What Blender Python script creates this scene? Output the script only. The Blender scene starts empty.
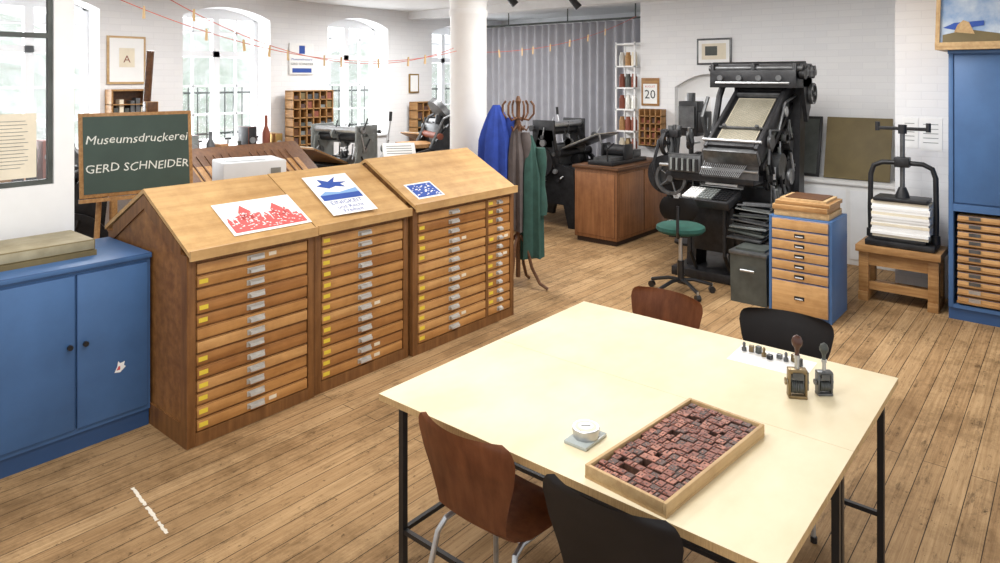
import bpy, bmesh, math, random
from mathutils import Vector, Matrix
random.seed(7)
scn=bpy.context.scene
def lin(c):
    c=c/255.0
    return c/12.92 if c<=0.04045 else ((c+0.055)/1.055)**2.4
def col(r,g,b): return (lin(r),lin(g),lin(b),1)
# ---------------------------------------------------------------- materials
def newmat(name):
    m=bpy.data.materials.new(name); m.use_nodes=True
    nt=m.node_tree; b=nt.nodes['Principled BSDF']
    return m,nt,b
def mat(name,c,rough=0.5,metal=0.0,var=0.12,scale=8.0,bump=0.0,stretch=(1,1,1),c2=None,spec=None):
    m,nt,b=newmat(name)
    tc=nt.nodes.new('ShaderNodeTexCoord'); mp=nt.nodes.new('ShaderNodeMapping')
    mp.inputs['Scale'].default_value=stretch
    nt.links.new(tc.outputs['Object'],mp.inputs[0])
    n=nt.nodes.new('ShaderNodeTexNoise'); n.inputs['Scale'].default_value=scale; n.inputs['Detail'].default_value=6; n.inputs['Roughness'].default_value=.6
    nt.links.new(mp.outputs[0],n.inputs['Vector'])
    r=nt.nodes.new('ShaderNodeValToRGB')
    a=col(*c)
    if c2 is None:
        lo=tuple(x*(1-var) for x in a[:3])+(1,); hi=tuple(min(1,x*(1+var)) for x in a[:3])+(1,)
    else:
        lo=a; hi=col(*c2)
    r.color_ramp.elements[0].position=0.32; r.color_ramp.elements[1].position=0.68
    r.color_ramp.elements[0].color=lo; r.color_ramp.elements[1].color=hi
    nt.links.new(n.outputs[0],r.inputs[0]); nt.links.new(r.outputs[0],b.inputs['Base Color'])
    b.inputs['Roughness'].default_value=rough; b.inputs['Metallic'].default_value=metal
    if spec is not None: b.inputs['Specular IOR Level'].default_value=spec
    if bump>0:
        bp=nt.nodes.new('ShaderNodeBump'); bp.inputs['Strength'].default_value=bump; bp.inputs['Distance'].default_value=0.01
        nt.links.new(n.outputs[0],bp.inputs['Height']); nt.links.new(bp.outputs[0],b.inputs['Normal'])
    return m
def wood(name,c,c2,axis=0,rough=0.4,scale=14):
    s=[6,6,6]; s[axis]=0.45
    m=mat(name,c,rough,0,0,scale,0.05,tuple(s),c2,.35)
    nt=m.node_tree; b=nt.nodes['Principled BSDF']; src=b.inputs['Base Color'].links[0].from_socket
    tc=nt.nodes.new('ShaderNodeTexCoord'); n=nt.nodes.new('ShaderNodeTexNoise'); n.inputs['Scale'].default_value=3.5; n.inputs['Detail'].default_value=9; n.inputs['Roughness'].default_value=.72
    nt.links.new(tc.outputs['Object'],n.inputs['Vector'])
    r=nt.nodes.new('ShaderNodeValToRGB'); r.color_ramp.elements[0].position=.34; r.color_ramp.elements[1].position=.58
    r.color_ramp.elements[0].color=(.66,.6,.54,1); r.color_ramp.elements[1].color=(1,1,1,1); nt.links.new(n.outputs[0],r.inputs[0])
    mm=nt.nodes.new('ShaderNodeMixRGB'); mm.blend_type='MULTIPLY'; mm.inputs[0].default_value=.7
    nt.links.new(src,mm.inputs[1]); nt.links.new(r.outputs[0],mm.inputs[2]); nt.links.new(mm.outputs[0],b.inputs['Base Color'])
    return m
M={}
M['white']=mat('white_paint',(236,236,235),0.6,var=.02)
M['frame']=mat('window_frame_white',(240,242,244),0.4,var=.02)
M['ceil']=mat('ceiling_paint',(224,224,224),0.8,var=.03)
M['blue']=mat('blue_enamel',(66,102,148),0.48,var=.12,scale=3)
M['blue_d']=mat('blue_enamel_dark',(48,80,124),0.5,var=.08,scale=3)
M['dr1']=wood('drawer_wood_a',(170,118,64),(202,150,90),0,.45,3)
M['dr2']=wood('drawer_wood_b',(150,100,54),(184,130,74),0,.45,3)
M['dr3']=wood('drawer_wood_c',(186,134,80),(214,166,106),0,.45,3)
M['carc']=wood('carcass_wood',(106,70,38),(142,98,56),2,.5,4)
M['side']=wood('side_panel_wood',(122,80,42),(160,112,64),0,.5,3)
M['top']=wood('slanted_lid_wood',(186,146,94),(208,170,116),0,0.5,3)
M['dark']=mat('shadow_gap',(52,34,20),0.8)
M['brown']=wood('brown_cupboard_wood',(122,80,50),(148,102,66),2,0.45,5)
M['brownt']=wood('brown_cupboard_top',(84,56,38),(110,76,50),1,0.4,8)
M['oak']=wood('bench_oak',(150,108,64),(184,142,92),1,0.5,8)
M['pale']=wood('pale_wood',(186,152,108),(208,178,132),0,0.55,5)
M['palez']=wood('drawer_front_pale',(190,146,94),(212,170,116),1,0.5,5)
M['table']=mat('birch_table_top',(221,206,170),0.5,0,0,2.2,0.0,(1,1.6,1),(235,223,192),.3)
M['edge']=wood('plywood_edge',(176,142,96),(206,174,126),2,0.5,30)
M['black']=mat('black_enamel',(26,26,28),0.4,0,.2)
M['blackm']=mat('black_cast_iron',(42,42,44),0.42,0.35,.4,14,.1)
M['gun']=mat('gunmetal',(98,99,100),0.38,0.6,.3,14)
M['steel']=mat('steel',(190,192,194),0.32,0.8,.12,20)
M['pull']=mat('nickel_pull',(196,194,188),0.35,0.35,.12,20)
M['brass']=mat('brass',(176,142,84),0.35,0.8,.2,20)
M['bronze']=mat('dull_bronze',(132,114,84),0.4,0.75,.25,20)
M['greym']=mat('grey_machine_paint',(128,132,130),0.45,0.2,.2)
M['greyd']=mat('dark_grey_case',(74,78,74),0.5,0.1,.25)
M['magz']=mat('magazine_plate',(150,142,122),0.5,0.3,.12,3,0,(1,1,1),(184,176,156))
M['chairw']=wood('plywood_shell_brown',(120,74,50),(150,98,66),2,0.38,4)
M['chairb']=mat('plywood_shell_black',(44,40,40),0.4,0,.12)
M['hand']=mat('turned_handle_brown',(74,44,32),0.35)
M['yellow']=mat('yellow_label',(226,200,64),0.6,var=.05)
M['paper']=mat('paper',(240,240,238),0.7,var=.02)
M['creme']=mat('aged_paper',(226,216,194),0.7,var=.05)
M['red']=mat('red_ink',(206,92,90),0.7,var=.08)
M['inkb']=mat('blue_ink',(44,78,158),0.7,var=.05)
M['lblue']=mat('light_blue_ink',(128,166,210),0.7,var=.05)
M['chalk']=mat('chalk',(222,224,216),0.9,var=.2,scale=60)
M['board']=mat('chalkboard_green',(52,70,62),0.6,0,.16,3)
M['green']=mat('green_fabric',(28,72,62),0.9,0,.2,12)
M['cblue']=mat('blue_smock_fabric',(40,66,150),0.9,0,.2,12)
M['cgrn']=mat('green_smock_fabric',(42,74,66),0.9,0,.2,12)
M['cgry']=mat('grey_smock_fabric',(84,76,74),0.9,0,.2,12)
M['curt']=mat('curtain_fabric',(164,164,170),0.9,0,.06,6)
M['cord']=mat('cord_red',(214,110,90),0.7)
M['pin']=mat('clothespin_wood',(222,190,140),0.6)
M['bag']=mat('type_face_red',(128,72,56),0.55,0,.4,60)
M['bag2']=mat('type_face_dark',(82,58,50),0.55,0,.4,60)
M['bag3']=mat('type_face_pink',(162,104,84),0.55,0,.4,60)
M['olive']=mat('olive_brown_board',(112,98,64),0.6,0,.15,4)
M['slab']=mat('litho_stone',(140,130,102),0.6,0,0,9,.1,(1,1,1),(170,160,132))
M['plast']=mat('light_grey_plastic',(208,212,216),0.5,var=.03)
M['pad']=mat('pale_glass_block',(176,184,182),0.15,0,.05)
M['tin']=mat('tin_white',(206,204,196),0.35,.3,.05)
M['scr']=mat('white_scratch',(220,212,196),0.8)
M['grn2']=mat('hedge_blown_out',(206,218,204),0.9,0,0,4,.4,(1,1,1),(252,253,252))  # leaf colour whitened to imitate overexposed daylight behind the windows
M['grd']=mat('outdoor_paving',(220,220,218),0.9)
M['rust']=mat('rust_red',(128,66,46),0.6)
M['sky']=mat('painting_sky',(120,150,190),0.5,0,0,6,0,(1,1,1),(196,206,214))
# glass
m,nt,b=newmat('window_glass'); nt.nodes.remove(b)
tr=nt.nodes.new('ShaderNodeBsdfTransparent'); gl=nt.nodes.new('ShaderNodeBsdfGlossy'); gl.inputs['Roughness'].default_value=.03
mx=nt.nodes.new('ShaderNodeMixShader'); mx.inputs[0].default_value=.07
nt.links.new(tr.outputs[0],mx.inputs[1]); nt.links.new(gl.outputs[0],mx.inputs[2])
nt.links.new(mx.outputs[0],nt.nodes['Material Output'].inputs[0]); M['glass']=m
# floor planks along X
m,nt,b=newmat('floor_planks')
L_=nt.links.new
tc=nt.nodes.new('ShaderNodeTexCoord')
br=nt.nodes.new('ShaderNodeTexBrick'); br.inputs['Scale'].default_value=1
br.inputs['Brick Width'].default_value=4.2; br.inputs['Row Height'].default_value=.105; br.inputs['Mortar Size'].default_value=.0026
br.inputs['Mortar Smooth'].default_value=.4; br.offset=.37
br.inputs['Color1'].default_value=col(198,165,122); br.inputs['Color2'].default_value=col(176,142,101); br.inputs['Mortar'].default_value=col(78,60,42)
L_(tc.outputs['Object'],br.inputs['Vector'])
def ns(scale,detail,rough,sc,p0,p1,c0):
    mp=nt.nodes.new('ShaderNodeMapping'); mp.inputs['Scale'].default_value=sc; L_(tc.outputs['Object'],mp.inputs[0])
    n=nt.nodes.new('ShaderNodeTexNoise'); n.inputs['Scale'].default_value=scale; n.inputs['Detail'].default_value=detail; n.inputs['Roughness'].default_value=rough; L_(mp.outputs[0],n.inputs['Vector'])
    r=nt.nodes.new('ShaderNodeValToRGB'); r.color_ramp.elements[0].position=p0; r.color_ramp.elements[1].position=p1; r.color_ramp.elements[0].color=c0; r.color_ramp.elements[1].color=(1,1,1,1); L_(n.outputs[0],r.inputs[0]); return r
cur=br.outputs['Color']
for r,f in ((ns(4,10,.75,(.5,16,1),.34,.6,(.55,.49,.43,1)),.9),(ns(1.6,12,.78,(1,1,1),.41,.54,(.60,.57,.53,1)),.9),(ns(.55,4,.6,(1,1.5,1),.38,.62,(.72,.71,.70,1)),.95),(ns(9,10,.8,(.35,1.6,1),.37,.45,(.38,.36,.34,1)),.85),(ns(22,6,.7,(1,1.3,1),.33,.39,(.3,.28,.27,1)),.8)):
    mm=nt.nodes.new('ShaderNodeMixRGB'); mm.blend_type='MULTIPLY'; mm.inputs[0].default_value=f
    L_(cur,mm.inputs[1]); L_(r.outputs[0],mm.inputs[2]); cur=mm.outputs[0]
L_(cur,b.inputs['Base Color'])
b.inputs['Roughness'].default_value=.65; b.inputs['Specular IOR Level'].default_value=.2
bp=nt.nodes.new('ShaderNodeBump'); bp.inputs['Strength'].default_value=.3; bp.inputs['Distance'].default_value=.004; bp.invert=True
L_(br.outputs['Fac'],bp.inputs['Height']); L_(bp.outputs[0],b.inputs['Normal'])
M['floor']=m
def brickwall(name,ax):
    m,nt,b=newmat(name)
    tc=nt.nodes.new('ShaderNodeTexCoord'); sp=nt.nodes.new('ShaderNodeSeparateXYZ'); cb=nt.nodes.new('ShaderNodeCombineXYZ')
    nt.links.new(tc.outputs['Object'],sp.inputs[0]); nt.links.new(sp.outputs[ax],cb.inputs[0]); nt.links.new(sp.outputs[2],cb.inputs[1])
    br=nt.nodes.new('ShaderNodeTexBrick'); br.inputs['Scale'].default_value=1; br.inputs['Brick Width'].default_value=.25; br.inputs['Row Height'].default_value=.075
    br.inputs['Mortar Size'].default_value=.006; br.inputs['Mortar Smooth'].default_value=1.0
    br.inputs['Color1'].default_value=col(238,238,238); br.inputs['Color2'].default_value=col(234,234,235); br.inputs['Mortar'].default_value=col(229,229,230)
    nt.links.new(cb.outputs[0],br.inputs['Vector']); nt.links.new(br.outputs['Color'],b.inputs['Base Color'])
    bp=nt.nodes.new('ShaderNodeBump'); bp.inputs['Strength'].default_value=.2; bp.inputs['Distance'].default_value=.004; bp.invert=True
    nt.links.new(br.outputs['Fac'],bp.inputs['Height']); nt.links.new(bp.outputs[0],b.inputs['Normal'])
    b.inputs['Roughness'].default_value=.7
    return m
M['brx']=brickwall('painted_brick_x',0); M['bry']=brickwall('painted_brick_y',1)
# ---------------------------------------------------------------- builder
class B:
    def __init__(s,name,loc=(0,0,0),rz=0.0):
        s.name=name; s.loc=Vector(loc); s.rz=rz; s.bm=bmesh.new(); s.mats=[]; s.M=Matrix.Identity(4)
    def mi(s,k):
        m=M[k]
        if m not in s.mats: s.mats.append(m)
        return s.mats.index(m)
    def V(s,p): return s.bm.verts.new(s.M@Vector(p))
    def F(s,vs,k):
        try: f=s.bm.faces.new(vs)
        except ValueError: return None
        f.material_index=s.mi(k); return f
    def at(s,loc=(0,0,0),rx=0,ry=0,rz=0,sc=1):
        s.M=Matrix.Translation(loc)@Matrix.Rotation(rz,4,'Z')@Matrix.Rotation(ry,4,'Y')@Matrix.Rotation(rx,4,'X')@Matrix.Scale(sc,4); return s
    def box(s,x0,x1,y0,y1,z0,z1,k,bev=0):
        v=[s.V((x,y,z)) for x in (x0,x1) for y in (y0,y1) for z in (z0,z1)]
        fs=[(0,1,3,2),(4,6,7,5),(0,4,5,1),(2,3,7,6),(0,2,6,4),(1,5,7,3)]
        F=[s.F([v[i] for i in f],k) for f in fs]
        if bev>0:
            es=list({e for f in F for e in f.edges})
            bmesh.ops.bevel(s.bm,geom=es,offset=bev,segments=2,affect='EDGES',profile=.5)
    def ring(s,c,t,r,seg,ref=None):
        t=t.normalized(); a=Vector((0,0,1)) if abs(t.z)<.9 else Vector((1,0,0))
        u=t.cross(a).normalized(); w=t.cross(u)
        return [s.V(c+u*(math.cos(2*math.pi*i/seg)*r)+w*(math.sin(2*math.pi*i/seg)*r)) for i in range(seg)]
    def loft(s,rings,k,cap=True):
        n=len(rings[0])
        for a,b in zip(rings,rings[1:]):
            for i in range(n): s.F([a[i],a[(i+1)%n],b[(i+1)%n],b[i]],k)
        if cap: s.F(rings[0][::-1],k); s.F(rings[-1],k)
    def cyl(s,p1,p2,r,k,seg=14,r2=None):
        p1=Vector(p1);p2=Vector(p2);t=p2-p1
        s.loft([s.ring(p1,t,r,seg),s.ring(p2,t,r if r2 is None else r2,seg)],k)
    def tube(s,pts,r,k,seg=8):
        pts=[Vector(p) for p in pts]; rs=[]
        for i,p in enumerate(pts):
            t=(pts[min(i+1,len(pts)-1)]-pts[max(i-1,0)])
            rs.append((p,t.normalized()))
        a=Vector((0,0,1)) if abs(rs[0][1].z)<.9 else Vector((1,0,0))
        u=rs[0][1].cross(a).normalized(); rings=[]
        for p,t in rs:
            u=(u-t*u.dot(t)).normalized(); w=t.cross(u)
            rings.append([s.V(p+u*(math.cos(2*math.pi*i/seg)*r)+w*(math.sin(2*math.pi*i/seg)*r)) for i in range(seg)])
        s.loft(rings,k)
    def lathe(s,prof,k,c=(0,0,0),seg=24):
        rings=[[s.V((c[0]+r*math.cos(2*math.pi*i/seg),c[1]+r*math.sin(2*math.pi*i/seg),c[2]+z)) for i in range(seg)] for r,z in prof]
        s.loft(rings,k)
    def prism(s,poly,axis,a,b,k):
        def P(p,t):
            if axis==0: return (t,p[0],p[1])
            if axis==1: return (p[0],t,p[1])
            return (p[0],p[1],t)
        A=[s.V(P(p,a)) for p in poly]; C=[s.V(P(p,b)) for p in poly]
        s.loft([A,C],k)
    def wheel(s,c,axis,R,r,k,spokes=6,w=.04):
        c=Vector(c); ax={0:Vector((1,0,0)),1:Vector((0,1,0))}[axis]
        e1=Vector((0,0,1)); e2=ax.cross(e1)
        n=32; rings=[]
        for i in range(n):
            d=e1*math.cos(2*math.pi*i/n)+e2*math.sin(2*math.pi*i/n)
            rings.append([s.V(c+d*R-ax*w/2),s.V(c+d*R+ax*w/2),s.V(c+d*(R-r)+ax*w/2),s.V(c+d*(R-r)-ax*w/2)])
        rings.append(rings[0]); s.loft(rings,k,False)
        for i in range(spokes):
            t=2*math.pi*i/spokes+.3; d=e1*math.cos(t)+e2*math.sin(t)
            s.cyl(c,c+d*(R-r*.5),r*.35,k,8)
        s.cyl(c-ax*w*.8,c+ax*w*.8,r*1.1,k,14)
    def flat(s,poly,k,z=.001): s.F([s.V((x,y,z)) for x,y in poly],k)
    def rect(s,x0,x1,y0,y1,k,z=.001): s.flat([(x0,y0),(x1,y0),(x1,y1),(x0,y1)],k,z)
    def surf(s,fn,nu,nv,k,th=.01):
        g=[[s.V(fn(i/nu,j/nv)) for j in range(nv+1)] for i in range(nu+1)]; fs=[]
        for i in range(nu):
            for j in range(nv): fs.append(s.F([g[i][j],g[i+1][j],g[i+1][j+1],g[i][j+1]],k))
        if th: bmesh.ops.solidify(s.bm,geom=fs,thickness=th)
    def text(s,txt,size,k,x=0,y=0,z=.001,align='CENTER',shear=0,jit=0):
        cu=bpy.data.curves.new('t','FONT'); cu.body=txt; cu.size=size; cu.align_x=align; cu.resolution_u=2; cu.shear=shear
        ob=bpy.data.objects.new('t',cu); scn.collection.objects.link(ob)
        dg=bpy.context.evaluated_depsgraph_get(); me=bpy.data.meshes.new_from_object(ob.evaluated_get(dg))
        vs=[s.V((v.co.x+x,v.co.y+y+jit*(math.sin(v.co.x*31)+.6*math.sin(v.co.x*73+1)),z)) for v in me.vertices]
        for p in me.polygons:
            s.F([vs[i] for i in p.vertices],k)
        bpy.data.objects.remove(ob); bpy.data.meshes.remove(me)
    def done(s,recalc=True):
        if recalc: bmesh.ops.recalc_face_normals(s.bm,faces=s.bm.faces)
        me=bpy.data.meshes.new(s.name); s.bm.to_mesh(me); s.bm.free()
        for m in s.mats: me.materials.append(m)
        for p in me.polygons: p.use_smooth=True
        me.set_sharp_from_angle(angle=math.radians(32))
        ob=bpy.data.objects.new(s.name,me); ob.location=s.loc; ob.rotation_euler=(0,0,s.rz)
        scn.collection.objects.link(ob); return ob
R=math.radians
# ---------------------------------------------------------------- room shell
o=B('floor'); o.box(-2,10.6,-2,9.05,-.12,0,'floor'); o.done()
o=B('ceiling'); o.box(-2,10.6,-2,9.05,3.1,3.22,'ceil')
for x in (3.6,7.9): o.box(x,x+.22,-2,8.6,2.98,3.1,'ceil')
o.done()
wins=[(1.95,3.15),(4.11,5.33),(6.29,7.46),(8.45,9.65)]
o=B('wall_north'); xs=-2
SILL=1.08; TOP=2.93
for a,b_ in wins:
    o.box(xs,a,8.6,9.05,0,3.1,'brx'); o.box(a,b_,8.6,9.05,0,SILL,'brx'); o.box(a,b_,8.6,9.05,TOP,3.1,'brx')
    n=10; arc=[(a+(b_-a)*i/n, TOP-.14+ .14*math.sin(math.pi*i/n)**.8) for i in range(n+1)]
    for i in range(n):
        p,q=arc[i],arc[i+1]; o.prism([p,q,(q[0],TOP+.001),(p[0],TOP+.001)],1,8.6,9.05,'brx')
    xs=b_
o.box(xs,10.6,8.6,9.05,0,3.1,'brx'); o.done()
for i,(a,b_) in enumerate(wins):
    w=B('window_%d'%(i+1),(0,0,0)); y0,y1=8.93,9.0
    w.box(a,b_,8.56,8.93,SILL,SILL+.03,'frame')
    w.box(a,a+.06,y0,y1,SILL+.03,TOP-.08,'frame'); w.box(b_-.06,b_,y0,y1,SILL+.03,TOP-.08,'frame')
    w.box(a,b_,y0,y1,SILL+.03,SILL+.1,'frame'); w.box(a,b_,y0,y1,TOP-.14,TOP-.0,'frame')
    mid=(a+b_)/2; w.box(mid-.045,mid+.045,y0-.01,y1,SILL+.1,TOP-.14,'frame')
    w.box(a,b_,y0-.01,y1,2.28,2.36,'frame')
    for z in (1.5,1.88,2.6): w.box(a,b_,y0+.02,y1-.01,z,z+.025,'frame')
    for sx in ((a+mid)/2,(b_+mid)/2):
        w.box(sx-.012,sx+.012,y0+.02,y1-.01,SILL+.1,TOP-.1,'frame')
    w.box(a,b_,y0+.04,y0+.045,SILL+.05,TOP-.05,'glass'); w.done()
o=B('wall_east'); X=8.6
d0,d1,dh=3.27,4.15,1.88
o.box(X,X+.35,1.34,d0,0,3.1,'bry'); o.box(X,X+.35,d1,4.66,0,3.1,'bry'); o.box(X,X+.35,d0,d1,2.05,3.1,'bry')
n=10
for i in range(n):
    p=(d0+(d1-d0)*i/n,dh+.17*math.sin(math.pi*i/n)); q=(d0+(d1-d0)*(i+1)/n,dh+.17*math.sin(math.pi*(i+1)/n))
    o.prism([p,q,(q[0],2.051),(p[0],2.051)],0,X,X+.35,'bry')
o.box(7.42,X+.35,-2,1.34,0,3.1,'bry'); 
o.box(10.35,10.6,4.66,8.6,0,3.1,'bry'); o.box(8.95,10.6,4.5,4.66,0,3.1,'brx')
o.done()
o=B('door_1'); o.box(X+.1,X+.15,d0,d1,0,dh+.17,'white')
for a,b_ in ((d0+.1,d0+.42),(d0+.48,d1-.1)):
    for z0,z1 in ((.15,.85),(1.0,1.75)): o.box(X+.085,X+.1,a,b_,z0,z1,'frame',.004)
o.cyl((X+.1,d0+.08,1.0),(X+.04,d0+.08,1.0),.012,'steel'); o.cyl((X+.04,d0+.08,1.0),(X+.04,d0+.19,1.0),.01,'steel'); o.done()
o=B('baseboard_east'); o.box(X-.02,X,1.34,d0-.02,0,.12,'white'); o.box(X-.02,X,d1+.02,4.66,0,.12,'white'); o.done()
# outdoors
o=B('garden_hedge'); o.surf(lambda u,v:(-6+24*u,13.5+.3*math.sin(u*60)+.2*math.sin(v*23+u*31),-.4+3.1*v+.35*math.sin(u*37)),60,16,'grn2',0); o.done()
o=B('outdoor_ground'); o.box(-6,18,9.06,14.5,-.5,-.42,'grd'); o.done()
o=B('garden_fence')
for i in range(40): o.cyl((5+i*.15,10.6,-.42),(5+i*.15,10.6,1.85),.009,'greyd',6)
for z in (.2,1.1,1.75): o.box(4.9,11,10.58,10.62,z,z+.03,'greyd')
o.done()
# column
o=B('column',(5.26,4.82,0)); o.lathe([(.22,0),(.22,.12),(.19,.16),(.188,2.62),(.2,2.64),(.2,2.68),(.188,2.7),(.19,2.78),(.235,2.86),(.25,2.93),(.25,3.1)],'white',seg=40); o.done()
# curtain
o=B('curtain',(9.08,0,0)); o.surf(lambda u,v:(.042*math.sin(u*150+.4*math.sin(u*23))+.014*math.sin(u*47+v),4.75+3.6*u,.06+2.8*v),340,4,'curt',0); o.done()
o=B('curtain_rail'); o.box(9.06,9.1,4.68,8.55,2.87,2.9,'greyd'); 
for y in (5,6.2,7.4,8.4): o.cyl((9.08,y,2.9),(9.08,y,3.1),.01,'greyd')
o.done()
# partition
o=B('wall_partition'); Y=4.76
o.box(-1.6,1.6,Y,Y+.12,0,1.36,'white'); o.box(1.49,1.6,Y,Y+.12,1.36,3.1,'white'); o.box(-1.6,1.49,Y,Y+.12,2.9,3.1,'white'); o.box(-1.6,-1.5,Y,Y+.12,1.36,2.9,'white')
o.done()
o=B('window_5'); 
o.box(-1.5,1.49,Y+.02,Y+.06,1.361,1.39,'greyd'); o.box(1.465,1.489,Y+.02,Y+.06,1.39,2.9,'greyd'); o.box(-1.5,1.465,Y+.02,Y+.06,2.24,2.27,'greyd'); o.box(.3,.33,Y+.02,Y+.06,1.39,2.9,'greyd')
o.box(-1.5,1.47,Y+.035,Y+.04,1.39,2.9,'glass'); o.done()
o=B('notice_sheet'); o.box(.95,1.40,Y+.008,Y+.018,1.41,1.79,'creme')
o.at((1.17,Y+.007,0),rx=R(90))
for i in range(14): o.rect(-.19,.19-.05*random.random(),1.745-.021*i,1.748-.021*i,'greym')
o.done()
# ---------------------------------------------------------------- low blue cupboard
o=B('blue_cupboard',(.965,4.1,0)); W=.81;D=.6
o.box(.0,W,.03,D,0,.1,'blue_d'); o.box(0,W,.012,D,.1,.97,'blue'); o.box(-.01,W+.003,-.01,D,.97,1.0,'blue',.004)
o.box(.01,.415,-.005,.012,.13,.95,'blue',.003); o.box(.425,W-.02,-.005,.012,.13,.95,'blue',.003)
for x in (.385,.46): o.cyl((x,-.005,.58),(x,-.02,.58),.006,'black'); o.cyl((x,-.02,.58),(x,-.035,.58),.014,'black')
o.at((.64,-.006,.4),rx=R(90)); o.flat([(-.03,-.03),(.0,-.035),(.03,-.01),(.02,.0),(.025,.02),(0,.015),(-.01,.03),(-.015,.0)],'paper'); o.flat([(-.02,-.02),(.0,-.02),(.0,-.0),(-.01,.0)],'red',.002)
o.done()
o=B('litho_stone_slab',(.85,4.27,1.0)); o.box(0,.7,0,.38,.0,.03,'olive'); o.box(.005,.695,.005,.375,.03,.09,'slab',.006); o.done()
# ---------------------------------------------------------------- type cabinets
def cab(x0,x1,cols,rows,seed,yo=0,sz=1):
    random.seed(seed); w=x1-x0
    o=B('type_case_cabinet',(x0,3.68+yo,0))
    o.prism([(.045,.0),(1.04,.0),(1.04,1.03),(.53,1.30),(.045,1.04)],0,.0,w-.004,'side')
    o.box(0,.04,0,.045,0,1.035,'carc',.003); o.box(w-.044,w-.004,0,.045,0,1.035,'carc',.003)
    o.box(.04,w-.044,.0,.045,0,.07,'carc'); o.box(.04,w-.044,.0,.045,.995,1.035,'carc')
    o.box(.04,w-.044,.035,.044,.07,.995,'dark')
    o.prism([(-.035,1.035),(.53,1.325),(.53,1.35),(-.035,1.06)],0,-.012,w-.005,'top')
    o.prism([(.53,1.325),(1.09,1.035),(1.09,1.06),(.53,1.35)],0,-.012,w-.005,'top')
    o.prism([(-.05,1.02),(-.034,1.02),(-.034,1.075),(-.05,1.075)],0,-.012,w-.005,'top')
    # gable trim
    o.box(-.010,0,.0,.07,0,1.04,'carc'); o.box(-.010,0,.97,1.04,0,1.04,'carc'); o.box(-.010,0,.07,.97,.0,.12,'carc')
    o.prism([(.07,.99),(.53,1.235),(.53,1.315),(.07,1.08)],0,-.010,0,'carc'); o.prism([(.53,1.235),(.97,.99),(.97,1.08),(.53,1.315)],0,-.010,0,'carc')
    o.box(w-.004,w+.0,.0,.07,0,1.03,'carc')
    cx=.045
    tot=w-.094
    for ci,cf in enumerate(cols):
        cw=tot*cf
        if ci: o.box(cx-.012,cx+.012,0,.045,.07,.995,'carc')
        a=cx+(.014 if ci else .002); b_=cx+cw-(.014 if ci<len(cols)-1 else .002)
        dz=.925/rows
        for r in range(rows):
            z0=.07+dz*r+.005; z1=.07+dz*(r+1)-.006; k=random.choice(['dr1','dr1','dr2','dr3']); off=random.uniform(-.004,.007)
            o.box(a,b_,.004-off,.04,z0,z1,k,.003)
            o.box(a,b_,.014,.04,z1,z1+.009,'carc')
            f=.004-off; m_=(a+b_)/2; zc=(z0+z1)/2
            hw=.055 if cw>.4 else .03
            o.box(m_-hw,m_+hw,f-.004,f,zc-.014,zc+.016,'pull')
            o.prism([(f-.004,zc+.013),(f-.024,zc+.006),(f-.026,zc-.01),(f-.02,zc-.01),(f-.018,zc+.002),(f-.004,zc+.006)],0,m_-hw*.8,m_+hw*.8,'pull')
            if random.random()<.9: o.box(a+.012,a+.062,f-.0015,f,zc-.011,zc+.013,'yellow')
            if random.random()<.2: o.box(m_+hw+.03,m_+hw+.08,f-.001,f,zc-.01,zc+.012,'creme')
        cx+=cw
    ob=o.done(); ob.scale=(1,1,sz); return ob
cab(1.79,2.59,[1],13,1); cab(2.612,3.395,[1],13,2,.015); cab(3.425,4.57,[.72,.28],13,3,-.01,1.022)
sl=math.atan2(.29,.565)
def slope(x,t): return (x,3.645+.565*t,1.0615+.29*t)
o=B('red_skyline_poster',slope(0,0)); o.at((2.07,.06,.034),rx=sl)
o.box(0,.52,0,.31,0,.0015,'paper'); z=.0025
o.rect(.02,.5,.02,.1,'red',z)
x=.02
random.seed(4)
while x<.46:
    w=random.uniform(.02,.05); h=random.uniform(.12,.19); o.rect(x,min(x+w,.5),.1,h,'red',z)
    if random.random()<.5: o.flat([(x,h),(x+w,h),(x+w/2,h+.04)],'red',z)
    x+=w+.006
o.flat([(.12,.12),(.2,.12),(.2,.2),(.16,.27),(.12,.2)],'red',z); o.flat([(.33,.12),(.41,.12),(.41,.19),(.37,.25),(.33,.19)],'red',z)
random.seed(14)
for i in range(150): a,c=random.uniform(.03,.47),random.uniform(.03,.19); o.rect(a,a+random.uniform(.004,.016),c,c+random.uniform(.003,.009),'paper',z+.0008)
o.done()
o=B('dove_poster',slope(0,0)); o.at((2.76,.0,.001),rx=sl,rz=R(-4)); o.M=o.M@Matrix.Translation((0,.085,.003))
o.box(0,.35,0,.45,0,.0015,'paper'); z=.0025
o.flat([(.05,.33),(.10,.35),(.09,.41),(.16,.37),(.24,.42),(.2,.36),(.3,.35),(.24,.33),(.26,.29),(.19,.31),(.13,.29)],'inkb',z); o.rect(.02,.33,.16,.22,'inkb',z)
o.flat([(.02,.22),(.08,.26),(.18,.24),(.33,.27),(.33,.22)],'lblue',z)
o.text('EINIGKEIT',.055,'inkb',.175,.11,z); o.text('und Recht',.05,'inkb',.175,.06,z); o.text('Freiheit',.05,'inkb',.175,.018,z); o.done()
o=B('blue_print_card',slope(0,0)); o.at((3.5,.05,.054),rx=sl); o.box(0,.27,0,.19,0,.0015,'paper')
o.rect(.015,.255,.015,.175,'inkb',.0025)
random.seed(15)
for i in range(46): a,c=random.uniform(.02,.23),random.uniform(.02,.15); o.rect(a,a+random.uniform(.006,.02),c,c+random.uniform(.004,.012),'paper',.0033)
o.done()
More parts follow.
